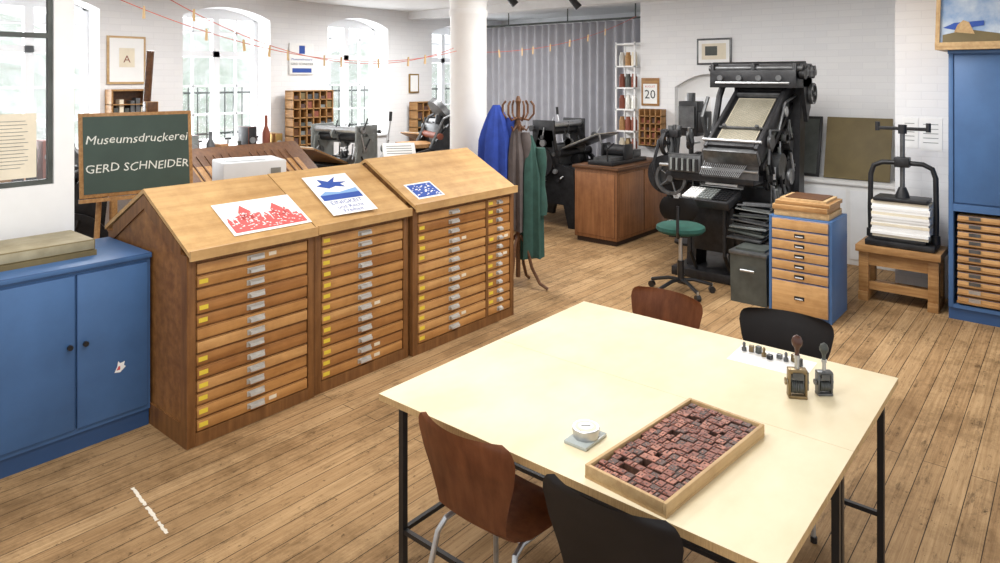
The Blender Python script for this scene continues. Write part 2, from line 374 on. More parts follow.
# ---------------------------------------------------------------- chalkboard on easel
dx,dy=2.49-1.78,5.055-5.19
th=math.atan2(dy,dx)
o=B('chalkboard_easel',(2.135,5.12,0),th)
o.at((0,0,1.18),rx=R(-6))
o.box(-.365,.365,0,.02,0,.58,'oak',.003); o.box(-.34,.34,-.004,.0,.025,.555,'board')
o.box(-.37,.37,-.03,.02,-.03,-.005,'oak')
s2=o.M.copy()
o.M=s2@Matrix.Translation((0,-.0055,0))@Matrix.Rotation(R(90),4,'X')
o.text('Museumsdruckerei',.086,'chalk',.0,.365,.0,shear=.2,jit=.003); o.text('GERD SCHNEIDER',.082,'chalk',0,.17,.0,shear=.12,jit=.004)
o.at()
for x0,x1 in ((-.32,-.2),(.32,.2)): o.tube([(x0,-.02,0),(x1,.1,1.72)],.018,'oak')
o.box(-.25,.25,.09,.12,1.5,1.55,'oak')
o.tube([(.05,.5,0),(.07,.3,1.1),(.1,.12,2.2)],.026,'brownt',10); o.box(.06,.14,.06,.16,1.75,1.83,'brownt',.005); o.done()
# ---------------------------------------------------------------- clothesline
def cat(p,q,sag,n=24):
    p=Vector(p);q=Vector(q)
    return [p.lerp(q,i/n)-Vector((0,0,sag*4*(i/n)*(1-i/n))) for i in range(n+1)]
c1=cat((1.6,4.8,2.62),(5.06,4.8,2.27),.27); c2=cat((5.46,4.80,2.27),(8.52,4.68,2.85),.12)
c3=cat((1.6,4.84,2.9),(5.06,4.84,2.3),.42)
random.seed(3)
for grp in (((c1,(3,6,8,9.5,10.6,13,14.2,17,19.5,21)),(c3,(3,5.5))),((c2,(2,5,6.5,9,12,15,18)),)):
    o=B('clothesline')
    for c,ids in grp:
        o.at(); o.tube(c,.003,'cord',6)
        for t in ids:
            i=int(t); p=c[i].lerp(c[i+1],t-i); o.at(p,rz=random.uniform(-1,1),ry=random.uniform(-.15,.15))
            for e in (-1,1): o.prism([(e*.001,-.06),(e*.009,-.062),(e*.006,.02),(e*.001,.025)],1,-.006,.006,'pin')
    o.done()
# ---------------------------------------------------------------- work tables (two pushed together)
H=.75
for x0,x1,la,lb in ((1.8,2.5395,.075,.02),(2.5405,3.28,.02,.075)):
    o=B('work_table'); y0,y1=.58,2.13
    o.box(x0,x1,y0,y1,H-.025,H,'edge'); o.box(x0+.0003,x1-.0003,y0+.0006,y1-.0006,H,H+.001,'table')
    for x in (x0+la,x1-lb):
        for y in (y0+.05,y1-.06): o.box(x-.0125,x+.0125,y-.0125,y+.0125,0,H-.025,'black')
        o.box(x-.0125,x+.0125,y0+.063,y1-.073,H-.055,H-.026,'black')
        o.box(x-.009,x+.009,y0+.063,y1-.073,.19,.208,'black')
    for y in (y0+.05,y1-.06): o.box(x0+la,x1-lb,y-.0125,y+.0125,H-.055,H-.026,'black')
    o.box(x0+la,x1-lb,y1-.069,y1-.051,.19,.208,'black')
    o.done()
# ---------------------------------------------------------------- shell chairs
def interp(tab,t):
    for a,b_ in zip(tab,tab[1:]):
        if t<=b_[0]:
            f=(t-a[0])/(b_[0]-a[0])
            return [a[i]+(b_[i]-a[i])*f for i in range(1,len(a))]
    return list(tab[-1][1:])
prof=[(0,.21,.425,.13),(.04,.205,.437,.175),(.12,.16,.447,.195),(.3,.02,.44,.2),(.42,-.08,.437,.185),(.5,-.14,.45,.165),(.56,-.175,.48,.155),(.62,-.19,.53,.16),(.7,-.205,.6,.18),(.8,-.225,.68,.208),(.9,-.245,.755,.222),(.95,-.256,.79,.218),(.985,-.262,.812,.2),(1,-.264,.82,.175)]
def chair(name,x,y,rz,k,dz=0):
    o=B(name,(x,y,0),rz)
    def fn(u,v):
        px,pz,hw=interp(prof,u); s=(v*2-1)
        bend=max(0,(u-.5)*2); 
        return (px+.05*s*s*bend, s*hw, pz+.012*s*s*(1-bend)+dz*bend)
    o.surf(fn,50,12,k,.011)
    for e in (-1,1):
        pts=[(.2,e*.2,0),(.185,e*.19,.2),(.165,e*.175,.38),(.14,e*.165,.415),(.08,e*.155,.42),(-.08,e*.15,.42),(-.13,e*.16,.41),(-.155,e*.175,.37),(-.2,e*.2,.15),(-.225,e*.21,0)]
        o.tube(pts,.0105,'steel',10)
        for px,py in ((.2,e*.2),(-.225,e*.21)): o.cyl((px,py,0),(px,py,.025),.014,'black',10)
    o.cyl((.07,-.155,.42),(.07,.155,.42),.009,'steel',8); o.cyl((-.07,-.15,.42),(-.07,.15,.42),.009,'steel',8)
    return o.done()
chair('plywood_chair',1.93,1.6,R(0),'chairw'); chair('plywood_chair',1.89,1.02,R(2),'chairb',.015)
chair('plywood_chair',3.3,1.76,R(176),'chairw'); chair('plywood_chair',3.34,1.1,R(186),'chairb',.01)
# ---------------------------------------------------------------- tray of type
o=B('wood_type_tray',(2.14,1.015,.7515),R(-5)); L,Wd=.64,.29
o.box(-L/2,L/2,-Wd/2,Wd/2,0,.008,'pale')
for a in ((-L/2,L/2,-Wd/2,-Wd/2+.012),(-L/2,L/2,Wd/2-.012,Wd/2),(-L/2,-L/2+.012,-Wd/2+.012,Wd/2-.012),(L/2-.012,L/2,-Wd/2+.012,Wd/2-.012)): o.box(*a,.008,.042,'pale',.002)
random.seed(11); x=-L/2+.015
while x<L/2-.04:
    y=-Wd/2+.014; rw=random.choice([.026,.030,.034])
    while y<Wd/2-.03:
        yw=random.choice([.014,.020,.026,.03]); h=random.uniform(.032,.039)
        if random.random()<.95:
            o.box(x,x+rw-.001,y,y+yw-.001,.008,h-.002,'bag2'); k=random.choice(['bag','bag','bag','bag2','bag3']); o.box(x+.002,x+rw-.003,y+.0015,y+yw-.0025,h-.002,h,k)
            kk='bag2' if k!='bag2' else 'bag3'
            for _ in range(2):
                a=random.uniform(x+.005,x+rw-.014); c=random.uniform(y+.003,y+yw-.009)
                o.box(a,a+random.uniform(.003,.008),c,c+random.uniform(.002,.005),h,h+.0012,kk)
        y+=yw
    x+=rw
o.done()
# tin
o=B('ink_tin',(2.03,1.31,.7515)); o.box(-.07,.065,-.045,.045,0,.012,'pad',.003); o.lathe([(.044,.012),(.045,.014),(.045,.030),(.0475,.031),(.0475,.044),(.045,.046),(.0005,.046)],'steel',seg=36); o.lathe([(.038,.0462),(.038,.0470),(.0005,.0470)],'creme',seg=32); o.lathe([(.026,.0472),(.026,.0476),(.0005,.0476)],'paper',seg=28)
o.at((0,0,.0478),rz=R(-50)); o.rect(-.016,.016,-.003,.003,'greyd',.0002); o.done()
o=B('paper_sheet',(3.12,1.045,.7512),R(2)); o.box(-.1,.1,-.165,.165,0,.0008,'paper'); o.done()
o=B('small_hand_stamps',(3.15,1.05,.7525)); random.seed(5)
for i in range(9):
    o.at((random.uniform(-.02,.02),.13-i*.031,0),rz=random.uniform(-.4,.4)); k=random.choice(['gun','bronze','blackm','greyd'])
    if i%3==0: o.lathe([(.011,0),(.011,.014),(.006,.017),(.007,.034),(.003,.04)],k,seg=10)
    else: o.box(-.01,.01,-.011,.011,0,random.uniform(.018,.034),k,.002)
o.done()
def stamp(x,y,s,rz):
    o=B('numbering_stamp',(x,y,.7515),rz); o.at(sc=s)
    fr='bronze' if s>.9 else 'gun'
    o.box(-.035,.035,-.022,.022,0,.012,fr,.003); o.box(-.035,-.026,-.018,.018,.012,.1,fr,.002); o.box(.026,.035,-.018,.018,.012,.1,fr,.002)
    o.box(-.035,.035,-.018,.018,.095,.112,fr,.003)
    for i in range(7): o.cyl((-.022+i*.0065,0,.042),(-.0175+i*.0065,0,.042),.025,'gun' if i%2 else 'greyd',18)
    o.box(-.024,.024,-.014,.014,.07,.09,'gun'); o.cyl((-.045,0,.06),(.045,0,.06),.005,'steel'); o.cyl((-.045,0,.06),(-.04,0,.06),.014,fr)
    o.box(.036,.042,-.006,.006,.03,.1,'gun'); o.box(-.02,.02,-.022,-.018,.08,.1,'gun')
    o.lathe([(.009,.112),(.009,.15),(.012,.152),(.012,.165)],'steel',seg=16); o.lathe([(.010,.165),(.008,.17),(.009,.19),(.019,.205),(.021,.22),(.015,.235),(.004,.242)],'hand' if s>.9 else 'greyd',seg=16)
    o.done()
stamp(2.83,.85,1,R(-60)); stamp(2.92,.775,.84,R(-50))
# ---------------------------------------------------------------- coat stand
o=B('coat_stand',(5.2,4.12,0))
o.lathe([(.022,.1),(.022,.6),(.03,.62),(.022,.66),(.02,1.5),(.032,1.55),(.02,1.6),(.02,1.75),(.03,1.78),(.012,1.83)],'brownt',seg=14)
for i in range(4):
    t=i*math.pi/2+.3; c,s_=math.cos(t),math.sin(t)
    o.tube([(c*.02,s_*.02,.5),(c*.08,s_*.08,.42),(c*.14,s_*.14,.2),(c*.22,s_*.22,.06),(c*.3,s_*.3,.016)],.016,'brownt')
for i in range(6):
    t=i*math.pi/3; c,s_=math.cos(t),math.sin(t)
    o.tube([(c*.02,s_*.02,1.62),(c*.1,s_*.1,1.6),(c*.15,s_*.15,1.66),(c*.15,s_*.15,1.74),(c*.12,s_*.12,1.78)],.011,'brownt')
    o.tube([(c*.02,s_*.02,1.55),(c*.08,s_*.08,1.5),(c*.1,s_*.1,1.54)],.009,'brownt')
def smock(o,cx,cy,z0,z1,rx,ry,k,rot,seed):
    random.seed(seed); ph=random.random()*6; n=40; rings=[]
    for j in range(13):
        t=j/12; z=z1+(z0-z1)*t; g=.22+.78*min(1,t*3.2)**.7; g*=1+.12*t
        ring=[]
        for i in range(n):
            a=2*math.pi*i/n; f=1+.16*math.sin(a*6+ph+t)*min(1,t*2)+.07*math.sin(a*11+ph*2)
            px=rx*g*f*math.cos(a); py=ry*g*f*math.sin(a)
            ring.append(o.V((cx+px*math.cos(rot)-py*math.sin(rot),cy+px*math.sin(rot)+py*math.cos(rot),z+.015*math.sin(3*a+ph)*t)))
        rings.append(ring)
    o.loft(rings,k)
    sx=cx+rx*.8*math.cos(rot); sy=cy+rx*.8*math.sin(rot)
    rr=[]
    for j in range(8):
        t=j/7; c=Vector((sx+.03*math.cos(rot)*math.sin(t*2),sy+.03*math.sin(rot),z1-.12-(z1-z0)*.55*t)); rr.append(o.ring(c,Vector((0,0,-1)),.045+.012*math.sin(t*9),12))
    o.loft(rr,k)
rt=R(-50)
smock(o,-.1,.19,.75,1.74,.15,.09,'cblue',rt,1)
smock(o,.1,-.06,.28,1.45,.11,.08,'cgrn',rt,2)
smock(o,-.0,.03,.55,1.6,.09,.08,'cgry',rt,3)
o.done()
# ---------------------------------------------------------------- brown cupboard
o=B('brown_counter_cupboard',(7.17,4.19,0)); W=1.3; D=.6
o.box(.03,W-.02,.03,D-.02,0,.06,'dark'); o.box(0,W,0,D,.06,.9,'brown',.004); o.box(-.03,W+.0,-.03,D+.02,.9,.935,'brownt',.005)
o.box(-.008,0,.03,D-.03,.1,.86,'brown',.003)
for a in (.03,.66): o.box(a,a+.6,-.008,0,.1,.86,'brown',.003)
o.done()
o=B('small_proof_press',(7.35,4.5,.936)); 
o.box(-.1,.75,-.2,.15,0,.05,'black',.005); o.box(-.05,.5,-.15,.1,.05,.09,'gun'); o.cyl((.3,-.18,.16),(.3,.13,.16),.07,'blackm',20); o.box(.2,.4,-.2,-.17,.05,.24,'black',.01); o.box(.2,.4,.12,.15,.05,.24,'black',.01)
o.tube([(.3,.15,.16),(.3,.2,.2),(.25,.2,.34)],.012,'steel'); o.box(.55,.75,-.12,.12,.05,.14,'gun',.005); o.tube([(-.05,-.1,.05),(-.06,-.1,.2),(.1,-.1,.26)],.01,'black'); o.done()
# ---------------------------------------------------------------- presses
def press(name,x,y,rz,body,sc=1,tall=1.0,board='oak'):
    o=B(name,(x,y,0),rz); o.at(sc=sc)
    for e in (-.36,.36):
        o.prism([(-.5,0),(-.38,0),(-.3,.3),(.3,.3),(.38,0),(.5,0),(.46,.55),(.5,.85),(.2,.95),(.1,1.15*tall),(-.12,1.15*tall),(-.2,.85),(-.46,.78)],1,e-.03,e+.03,body)
    o.box(-.5,.5,-.33,.33,.5,.58,body); o.box(-.62,.62,-.3,.3,.72,.78,'gun',.005)
    o.cyl((0,-.33,.9),(0,.33,.9),.16,'gun',28)
    for px,pz,pr in ((.18,1.02,.045),(.27,.94,.04),(-.2,.98,.05),(0,1.14*tall,.055),(.1,1.1*tall,.035),(-.08,1.22*tall,.04),(.16,1.2*tall,.03)): o.cyl((px,-.38,pz),(px,.38,pz),pr,'steel' if pr<.045 else 'blackm',18)
    for e in (-.38,.36): o.box(-.15,.22,e,e+.03,1.05,1.27*tall,body,.01)
    o.wheel((.0,-.46,.62),1,.36,.05,body,6); o.cyl((0,-.5,.62),(0,.4,.62),.025,'steel')
    o.cyl((.3,.4,.7),(.3,.44,.7),.16,body,24); o.cyl((.05,.4,.85),(.05,.44,.85),.2,body,28)
    keep=o.M.copy()
    o.M=keep@Matrix.Translation((-.45,0,1.12))@Matrix.Rotation(R(22),4,'Y'); o.box(-.32,.3,-.3,.3,0,.025,board,.003); o.box(-.3,.28,-.25,.25,.025,.035,'creme')
    o.M=keep@Matrix.Translation((.55,0,.98))@Matrix.Rotation(R(12),4,'Y'); o.box(-.25,.25,-.28,.28,0,.02,board,.003)
    o.M=keep; o.tube([(.2,-.38,1.0),(.3,-.44,1.15),(.38,-.44,1.32*tall)],.014,'steel'); o.cyl((.38,-.44,1.3*tall),(.39,-.44,1.4*tall),.02,'black')
    for i in range(4): o.cyl((-.4+.07*i,-.37,.66),(-.4+.07*i,-.41,.66),.02,'brass',10)
    random.seed(int(x*100))
    for i in range(34):
        p=Vector((random.uniform(-.35,.4),random.choice([-.4,.4,.0]),random.uniform(.6,1.24*tall))); o.cyl(p,p+Vector((0,.03,0)),random.uniform(.02,.07),random.choice(['gun','steel',body]),12)
        o.tube([p,p+Vector((random.uniform(-.1,.1),0,random.uniform(.05,.2)))],.009,random.choice(['steel','blackm']),6)
    return o.done()
press('cylinder_press',8.05,5.6,R(90),'blackm',1.0,1.12,'gun')
press('cylinder_press',5.18,6.8,R(8),'greym',.98,1.16)
press('cylinder_press',7.7,7.5,R(0),'blackm',.95,1.15)
def platen(x,y,rz,sc=1):
    o=B('platen_press',(x,y,0),rz); o.at(sc=sc)
    for e in (-.25,.25): o.prism([(-.35,0),(.35,0),(.25,.5),(.3,1.0),(.1,1.15),(-.1,.9),(-.3,.85)],1,e-.03,e+.03,'blackm')
    o.box(-.3,.3,-.22,.22,.35,.42,'blackm'); o.cyl((.15,0,1.27),(.1,0,1.23),.2,'gun',28); o.cyl((.1,0,1.23),(.08,0,1.1),.05,'blackm'); o.wheel((0,-.34,.55),1,.34,.05,'blackm'); o.cyl((0,-.4,.55),(0,.3,.55),.025,'steel'); o.box(-.35,.0,-.2,.2,.9,.94,'oak'); o.cyl((.0,-.28,1.02),(.0,.28,1.02),.035,'rust')
    o.box(.0,.06,-.22,.22,.7,1.14,'blackm',.01); o.box(.1,.28,-.23,.23,.95,1.05,'blackm',.01)
    for e in (-.24,.24): o.tube([(-.1,e,.9),(.05,e,1.2),(.25,e,1.3),(.35,e,1.05)],.018,'gun')
    for pz in (1.18,1.28): o.cyl((.25,-.24,pz-.02),(.25,.24,pz-.02),.025,'blackm')
    o.done()
platen(6.5,6.62,R(-25),1.22); platen(2.2,6.7,R(-20),1.0); platen(7.15,5.75,R(200),.92)
o=B('dark_type_cabinet',(2.95,5.95,0)); 
o.prism([(0,0),(1.0,0),(1.0,.98),(.5,1.28),(0,.98)],0,0,1.32,'carc'); o.prism([(-.04,.98),(.5,1.3),(1.04,.98),(1.04,1.0),(.5,1.33),(-.04,1.0)],0,-.02,1.34,'brownt')
for r in range(11):
    for c in range(2): o.box(.04+c*.64,.65+c*.64,-.012,0,.1+r*.076,.166+r*.076,'dr2',.003); o.box(.32+c*.64,.4+c*.64,-.03,-.012,.12+r*.076,.14+r*.076,'steel')
for c in range(2):
    o.at((.1+.62*c,.06,1.04),rx=math.atan2(.3,.5)); o.box(0,.5,0,.4,0,.02,'oak'); 
    for i in range(6): o.box(.02+i*.08,.03+i*.08,0.01,.39,.02,.035,'brownt')
o.done()
o=B('side_table',(2.75,5.25,0)); o.box(-.3,.75,-.22,.22,.99,1.02,'oak'); 
for x in (-.27,.7):
    for y in (-.19,.17): o.box(x,x+.03,y,y+.03,0,.99,'oak')
o.done()
o=B('desktop_printer',(3.06,5.25,1.022),R(-15)); o.box(-.25,.25,-.19,.19,0,.31,'plast',.015); o.box(-.2,.2,-.2,-.188,.06,.1,'greyd'); o.box(.12,.2,-.195,-.189,.2,.25,'greym'); o.box(-.2,.1,-.12,.12,.31,.318,'plast',.003); o.done()
o=B('standing_sign',(4.8,5.35,0),R(-35)); o.cyl((0,.02,0),(0,.02,1.2),.012,'greyd'); o.lathe([(.13,0),(.13,.015),(.02,.03)],'greyd'); o.at((0,0,1.18),rx=R(-50)); o.box(-.17,.17,-.02,0,0,.2,'paper',.003)
o.M=o.M@Matrix.Translation((0,-.021,0))@Matrix.Rotation(R(90),4,'X')
for i in range(4): o.rect(-.13,.13,.04+.035*i,.05+.035*i,'greym',0)
o.done()
# cubby shelf
def cubby(name,x,y,z,w,h,nc,nr,rz=0,tilt=0,legs=True):
    o=B(name,(x,y,z),rz); o.at(rx=tilt); d=.2
    o.box(0,w,d-.01,d,0,h,'brownt')
    for i in range(nc+1): o.box(w*i/nc-.008,w*i/nc+.008,0,d-.01,0,h,'oak')
    for j in range(nr+1): o.box(-.008,w+.008,0,d-.01,h*j/nr-.007,h*j/nr+.007,'oak')
    random.seed(9)
    for i in range(nc):
        for j in range(nr):
            if random.random()<.85:
                f=random.uniform(.4,.9); o.box(w*i/nc+.014,w*(i+1)/nc-.014,.02,d-.02,h*j/nr+.008,h*j/nr+.008+(h/nr-.02)*f,random.choice(['bag2','gun','greyd','olive','bag','brownt','greym']))
    if legs:
        o.at(); o.box(0,w,.02,d,-z,-.01,'brownt')
    return o.done()
cubby('furniture_cubby_shelf',5.5,8.3,.82,.66,1.0,6,8)
cubby('wood_type_rack',7.85,8.32,1.05,.55,.55,4,4)
def framed(name,x,y,z,w,h,k,face='N',art=None):
    o=B(name,(x,y,z))
    if face=='N': o.at(rx=R(90))
    else: o.at(rx=R(90)); o.M=Matrix.Rotation(R(-90),4,'Z')@o.M
    o.box(0,w,0,h,0,.02,k,.003); o.rect(.025,w-.025,.025,h-.025,'paper',.0215)
    if art: art(o,w,h)
    return o.done()
def a1(o,w,h):
    o.rect(w*.3,w*.7,h*.35,h*.75,'creme',.023); o.text('A',.12,'rust',w/2,h*.45,.024)
framed('framed_print',3.22,8.59,1.93,.43,.56,'pale','N',a1)
def a2(o,w,h):
    o.rect(w*.38,w*.62,h*.66,h*.92,'inkb',.023); o.text('Museumsdruckerei',.046,'inkb',w/2,h*.45,.024); o.text('GERD SCHNEIDER',.046,'black',w/2,h*.30,.024); o.rect(w*.1,w*.9,h*.06,h*.2,'inkb',.023)
framed('museum_poster',5.62,8.59,2.05,.4,.45,'paper','N',a2)
framed('framed_print',7.9,8.59,1.75,.22,.32,'brass','N')
o=B('wall_type_shelf',(3.2,8.4,1.55))
o.box(0,.42,0,.18,0,.02,'oak'); o.box(0,.42,0,.18,.3,.32,'oak'); o.box(0,.02,0,.18,.02,.3,'oak'); o.box(.4,.42,0,.18,.02,.3,'oak'); o.box(0.02,.4,.16,.19,.02,.3,'brownt')
for i in range(6): o.box(.04+i*.06,.085+i*.06,.03,.14,.02,.1+.12*random.random(),random.choice(['gun','creme','bag','greyd']))
o.box(.0,.42,0,.18,.14,.15,'oak')
o.done()
o=B('north_workbench',(1.9,7.85,0)); o.box(0,3.4,0,.6,.92,.96,'oak')
for x in (.02,1.1,2.2,3.3):
    for y in (.02,.52): o.box(x,x+.06,y,y+.06,0,.92,'oak')
o.box(.08,3.3,.1,.55,.3,.33,'oak'); o.done()
o=B('bench_top_tools',(1.9,7.85,.962)); random.seed(21)
for i in range(26):
    x=.06+i*.125; k=random.choice(['gun','greyd','rust','oak','blackm','greym','brass','blackm']); h=random.uniform(.2,.6)
    if i%3==0: o.lathe([(.05,0),(.05,h*.6),(.02,h*.75),(.02,h)],k,(x,.25,0),12)
    elif i%3==1: o.box(x-.055,x+.055,.15,.4,0,h,k,.004); o.cyl((x,.14,h*.6),(x,.15,h*.6),.04,'steel',12)
    else: o.box(x-.05,x+.05,.2,.38,0,h*.4,k,.004); o.cyl((x,.3,h*.4),(x,.3,h),.012,'steel',8); o.cyl((x-.04,.3,h),(x+.04,.3,h),.012,'black',8)
o.done()
# ---------------------------------------------------------------- tin shelf + wall items east
o=B('ink_tin_shelf',(8.5,4.69,0))
for x in (0,.24):
    for y in (0,.29): o.box(x,x+.02,y,y+.02,0,2.5,'white')
o.box(.25,.258,.02,.29,.9,2.5,'white')
random.seed(8)
for z in (.95,1.25,1.55,1.85,2.15,2.46): 
    o.box(0,.26,0,.31,z,z+.02,'white')
    if z<2.4:
        for y in (.06,.155,.25): o.lathe([(.042,0),(.042,.14),(.03,.16),(.03,.19)],random.choice(['tin','rust','bronze','creme','greyd','oak']),(.09,y,z+.02),12)
o.done()
o=B('wall_calendar',(8.598,4.64,1.62)); o.at(rx=R(90)); o.M=Matrix.Rotation(R(-90),4,'Z')@o.M
o.box(0,.27,0,.38,0,.012,'oak',.003); o.rect(.03,.24,.03,.3,'paper',.0135); o.text('20',.17,'black',.135,.1,.015); o.text('AUGUST',.04,'red',.135,.25,.015); o.done()
o=B('wooden_type_box',(8.45,4.27,1.08)); o.box(0,.14,0,.34,0,.02,'oak'); o.box(.13,.145,0,.34,0,.5,'brownt')
for j in range(5): o.box(0,.13,0,.34,.1*j,.1*j+.012,'oak')
for i in range(5): o.box(0,.13,.08*i,.08*i+.015,0,.5,'oak')
for i in range(4):
    for j in range(4): o.box(.03,.12,.08*i+.02,.08*i+.07,.1*j+.013,.1*j+.05+.03*((i*j)%2),('rust','bag2','bag')[(i+j)%3])
o.done()
def a3(o,w,h): o.rect(w*.15,w*.85,h*.2,h*.8,'creme',.023); o.rect(w*.25,w*.6,h*.35,h*.7,'greyd',.024)
framed('framed_photograph',8.598,3.83,2.17,.46,.34,'gun','E',a3)
o=B('dark_equipment_stand',(7.95,3.62,0)); o.lathe([(.2,0),(.2,.03),(.03,.05),(.03,1.3)],'black'); o.box(-.1,.1,-.12,.12,1.3,1.72,'blackm',.01); o.box(-.14,-.1,-.1,.1,1.4,1.66,'gun'); o.cyl((0,0,1.72),(0,0,1.82),.05,'gun'); o.box(-.12,.1,-.22,-.13,1.35,1.6,'black',.01); o.done()
o=B('white_counter',(8.1,1.4,0)); o.box(0.02,.49,0,1.5,0,.85,'white',.004); o.box(-.01,.49,-.02,1.52,.85,.88,'white',.004)
for y in (.03,.53,1.03): o.box(.008,.02,y,y+.46,.06,.8,'frame',.004)
o.done()
o=B('olive_panel',(8.3,1.55,.89)); o.at(ry=R(14)); o.box(0,.025,0,.66,0,.69,'olive',.003); o.done()
o=B('black_panel',(8.3,2.26,.89)); o.at(ry=R(14)); o.box(0,.03,0,.5,0,.69,'black',.003); o.box(-.004,0,.03,.47,.03,.66,'greyd'); o.done()
# ---------------------------------------------------------------- drawer pedestal
o=B('drawer_pedestal',(6.03,1.54,0)); W=.5; D=.48
o.box(0.01,D,0,W,0,.83,'blue',.004); o.box(.0,.01,0,.02,0,.83,'blue'); o.box(0,.01,W-.02,W,0,.83,'blue')
hs=[.27,.085,.085,.085,.085,.085]; z=.03
for h in hs:
    o.box(-.01,.01,.025,W-.025,z+.004,z+h-.004,'palez',.003); zc=z+h/2
    for yy in (W*.5,): o.box(-.014,-.01,yy-.04,yy+.04,zc-.014,zc+.016,'blackm'); o.cyl((-.02,yy-.03,zc-.004),(-.02,yy+.03,zc-.004),.006,'steel',8)
    z+=h
o.box(-.01,.01,.025,W-.025,z+.004,.815,'palez',.003)
o.done()
o=B('stacked_wooden_cases',(6.06,1.57,.832))
o.box(0,.4,0,.44,0,.05,'pale',.003); o.box(-.01,.39,.01,.45,.052,.095,'oak',.003); o.box(.0,.4,-.005,.43,.097,.13,'oak',.003); o.box(.03,.37,.03,.4,.13,.15,'pale'); o.box(.05,.35,.06,.36,.15,.158,'brownt'); o.done()
o=B('metal_scrap_box',(6.12,2.09,0)); o.prism([(0,0),(.3,0),(.32,.44),(-.02,.44)],1,0,.32,'greyd'); o.box(-.03,.33,-.01,.33,.43,.46,'gun',.003); o.box(.03,.28,.03,.29,.46,.48,'greyd'); o.cyl((-.035,.1,.3),(-.035,.22,.3),.01,'steel'); o.done()
# ---------------------------------------------------------------- bench + copying press
o=B('low_wooden_bench',(6.87,.9,0)); W=.66
o.box(0,.42,0,W,.44,.5,'oak',.004); 
for y in (.02,W-.1): o.box(.02,.4,y,y+.08,0,.08,'oak',.003); o.box(.04,.12,y,y+.08,.08,.44,'oak',.003); o.box(.3,.38,y,y+.08,.08,.44,'oak',.003)
o.box(.05,.09,.1,W-.1,.32,.44,'oak'); o.box(.06,.1,.1,W-.1,.1,.17,'oak'); o.box(.1,.36,.1,W-.1,.1,.12,'oak'); o.done()
o=B('book_press',(7.08,1.22,.502)); 
o.box(-.17,.17,-.27,.27,0,.05,'blackm',.006); o.box(-.14,.14,-.2,.2,.05,.08,'blackm',.004)
for e in (-1,1):
    o.tube([(0,e*.255,.04),(0,e*.26,.3),(0,e*.255,.62),(0,e*.23,.7),(0,e*.16,.735),(0,0,.74)],.022,'blackm',12); o.cyl((0,e*.255,.05),(0,e*.255,.12),.035,'blackm')
o.box(-.05,.05,-.06,.06,.7,.79,'blackm',.01)
o.cyl((0,0,.42),(0,0,1.04),.02,'gun',14); o.box(-.14,.14,-.21,.21,.4,.43,'blackm',.005); o.lathe([(.06,.43),(.05,.47),(.03,.52)],'blackm')
o.box(-.015,.015,-.2,.2,1.03,1.06,'blackm',.005); o.cyl((0,0,1.0),(0,0,1.08),.035,'blackm')
for e in (-.2,.2): o.cyl((0,e,1.02),(0,e,1.1),.02,'blackm')
random.seed(2)
for i in range(13): o.box(-.13+random.uniform(-.008,.008),.13,-.225+random.uniform(-.008,.008),.225+random.uniform(-.008,.008),.08+i*.0245,.08+i*.0245+.023,'paper' if i%4 else 'creme')
o.done()
def note(x,y,z,w,h,k='paper'):
    o=B('pinned_note',(x,y,z)); o.at(rx=R(90)); o.M=Matrix.Rotation(R(-90),4,'Z')@o.M; o.box(0,w,0,h,0,.004,k)
    for i in range(5): o.rect(.02,w-.03,h*.8-i*h*.14,h*.8-i*h*.14+.006,'greym',.005)
    o.done()
note(7.42,1.28,1.35,.13,.28); note(7.42,1.13,1.33,.17,.3)
# ---------------------------------------------------------------- tall blue cabinet
o=B('tall_blue_cabinet',(6.82,-.35,0)); W=1.19; D=.58
o.box(.02,D,0,W,0,.1,'blue_d'); o.box(0,D,0,.03,.1,2.23,'blue'); o.box(0,D,W-.035,W,.1,2.23,'blue',.002); o.box(.02,D,.03,W-.035,.94,2.23,'blue'); o.box(D-.02,D,.03,W-.035,.1,.94,'blue_d')
o.box(0,D-.02,.03,W-.035,.1,.13,'blue'); o.box(-.01,D,-.005,W+.005,2.2,2.23,'blue',.003); o.box(-.005,.02,0.03,W-.035,.9,.96,'blue')
for a,b_ in ((.04,.575),(.585,W-.04)): o.box(.0,.02,a,b_,.97,2.19,'blue',.004)
o.cyl((0,.62,1.5),(-.03,.62,1.5),.012,'black')
for r in range(11):
    z=.15+r*.067; f=-.012 if r else -.03
    o.box(.02,.5,.05,W-.06,z,z+.046,'palez',.003); o.box(f+.02,.02,.05,W-.06,z-.002,z+.012,'oak'); o.box(.012,.02,.55,.63,z+.012,z+.04,'gun'); o.box(.012,.02,W-.22,W-.14,z+.012,z+.04,'steel' if r<2 else 'gun')
o.done()
o=B('painting_showcase',(6.7,-.3,2.232)); o.at()
o.box(0,.66,0,1.22,0,.025,'pale'); o.box(-.005,.02,0,1.22,.025,.06,'pale')
o.prism([(.02,.025),(.66,.025),(.66,.8),(.2,.8)],1,.03,1.19,'sky')
for y in (0,1.19): o.prism([(0,.025),(.66,.025),(.66,.82),(.17,.82)],1,y,y+.03,'pale')
o.at((.02,1.19,.025),ry=math.atan2(.18,.775)); 
def q(pts,k,z=-.003): o.F([o.V((z,-a,c)) for a,c in pts],k)
q([(.02,.02),(1.14,.02),(1.14,.09),(.8,.15),(.5,.08),(.2,.14),(.02,.1)],'olive'); q([(.1,.12),(.24,.1),(.2,.2),(.16,.22),(.12,.18)],'pale',-.006); q([(.02,.16),(.1,.14),(.3,.17),(.3,.21),(.1,.2)],'inkb',-.005); q([(.5,.1),(.7,.12),(.66,.26),(.55,.24)],'rust',-.006)
o.done()
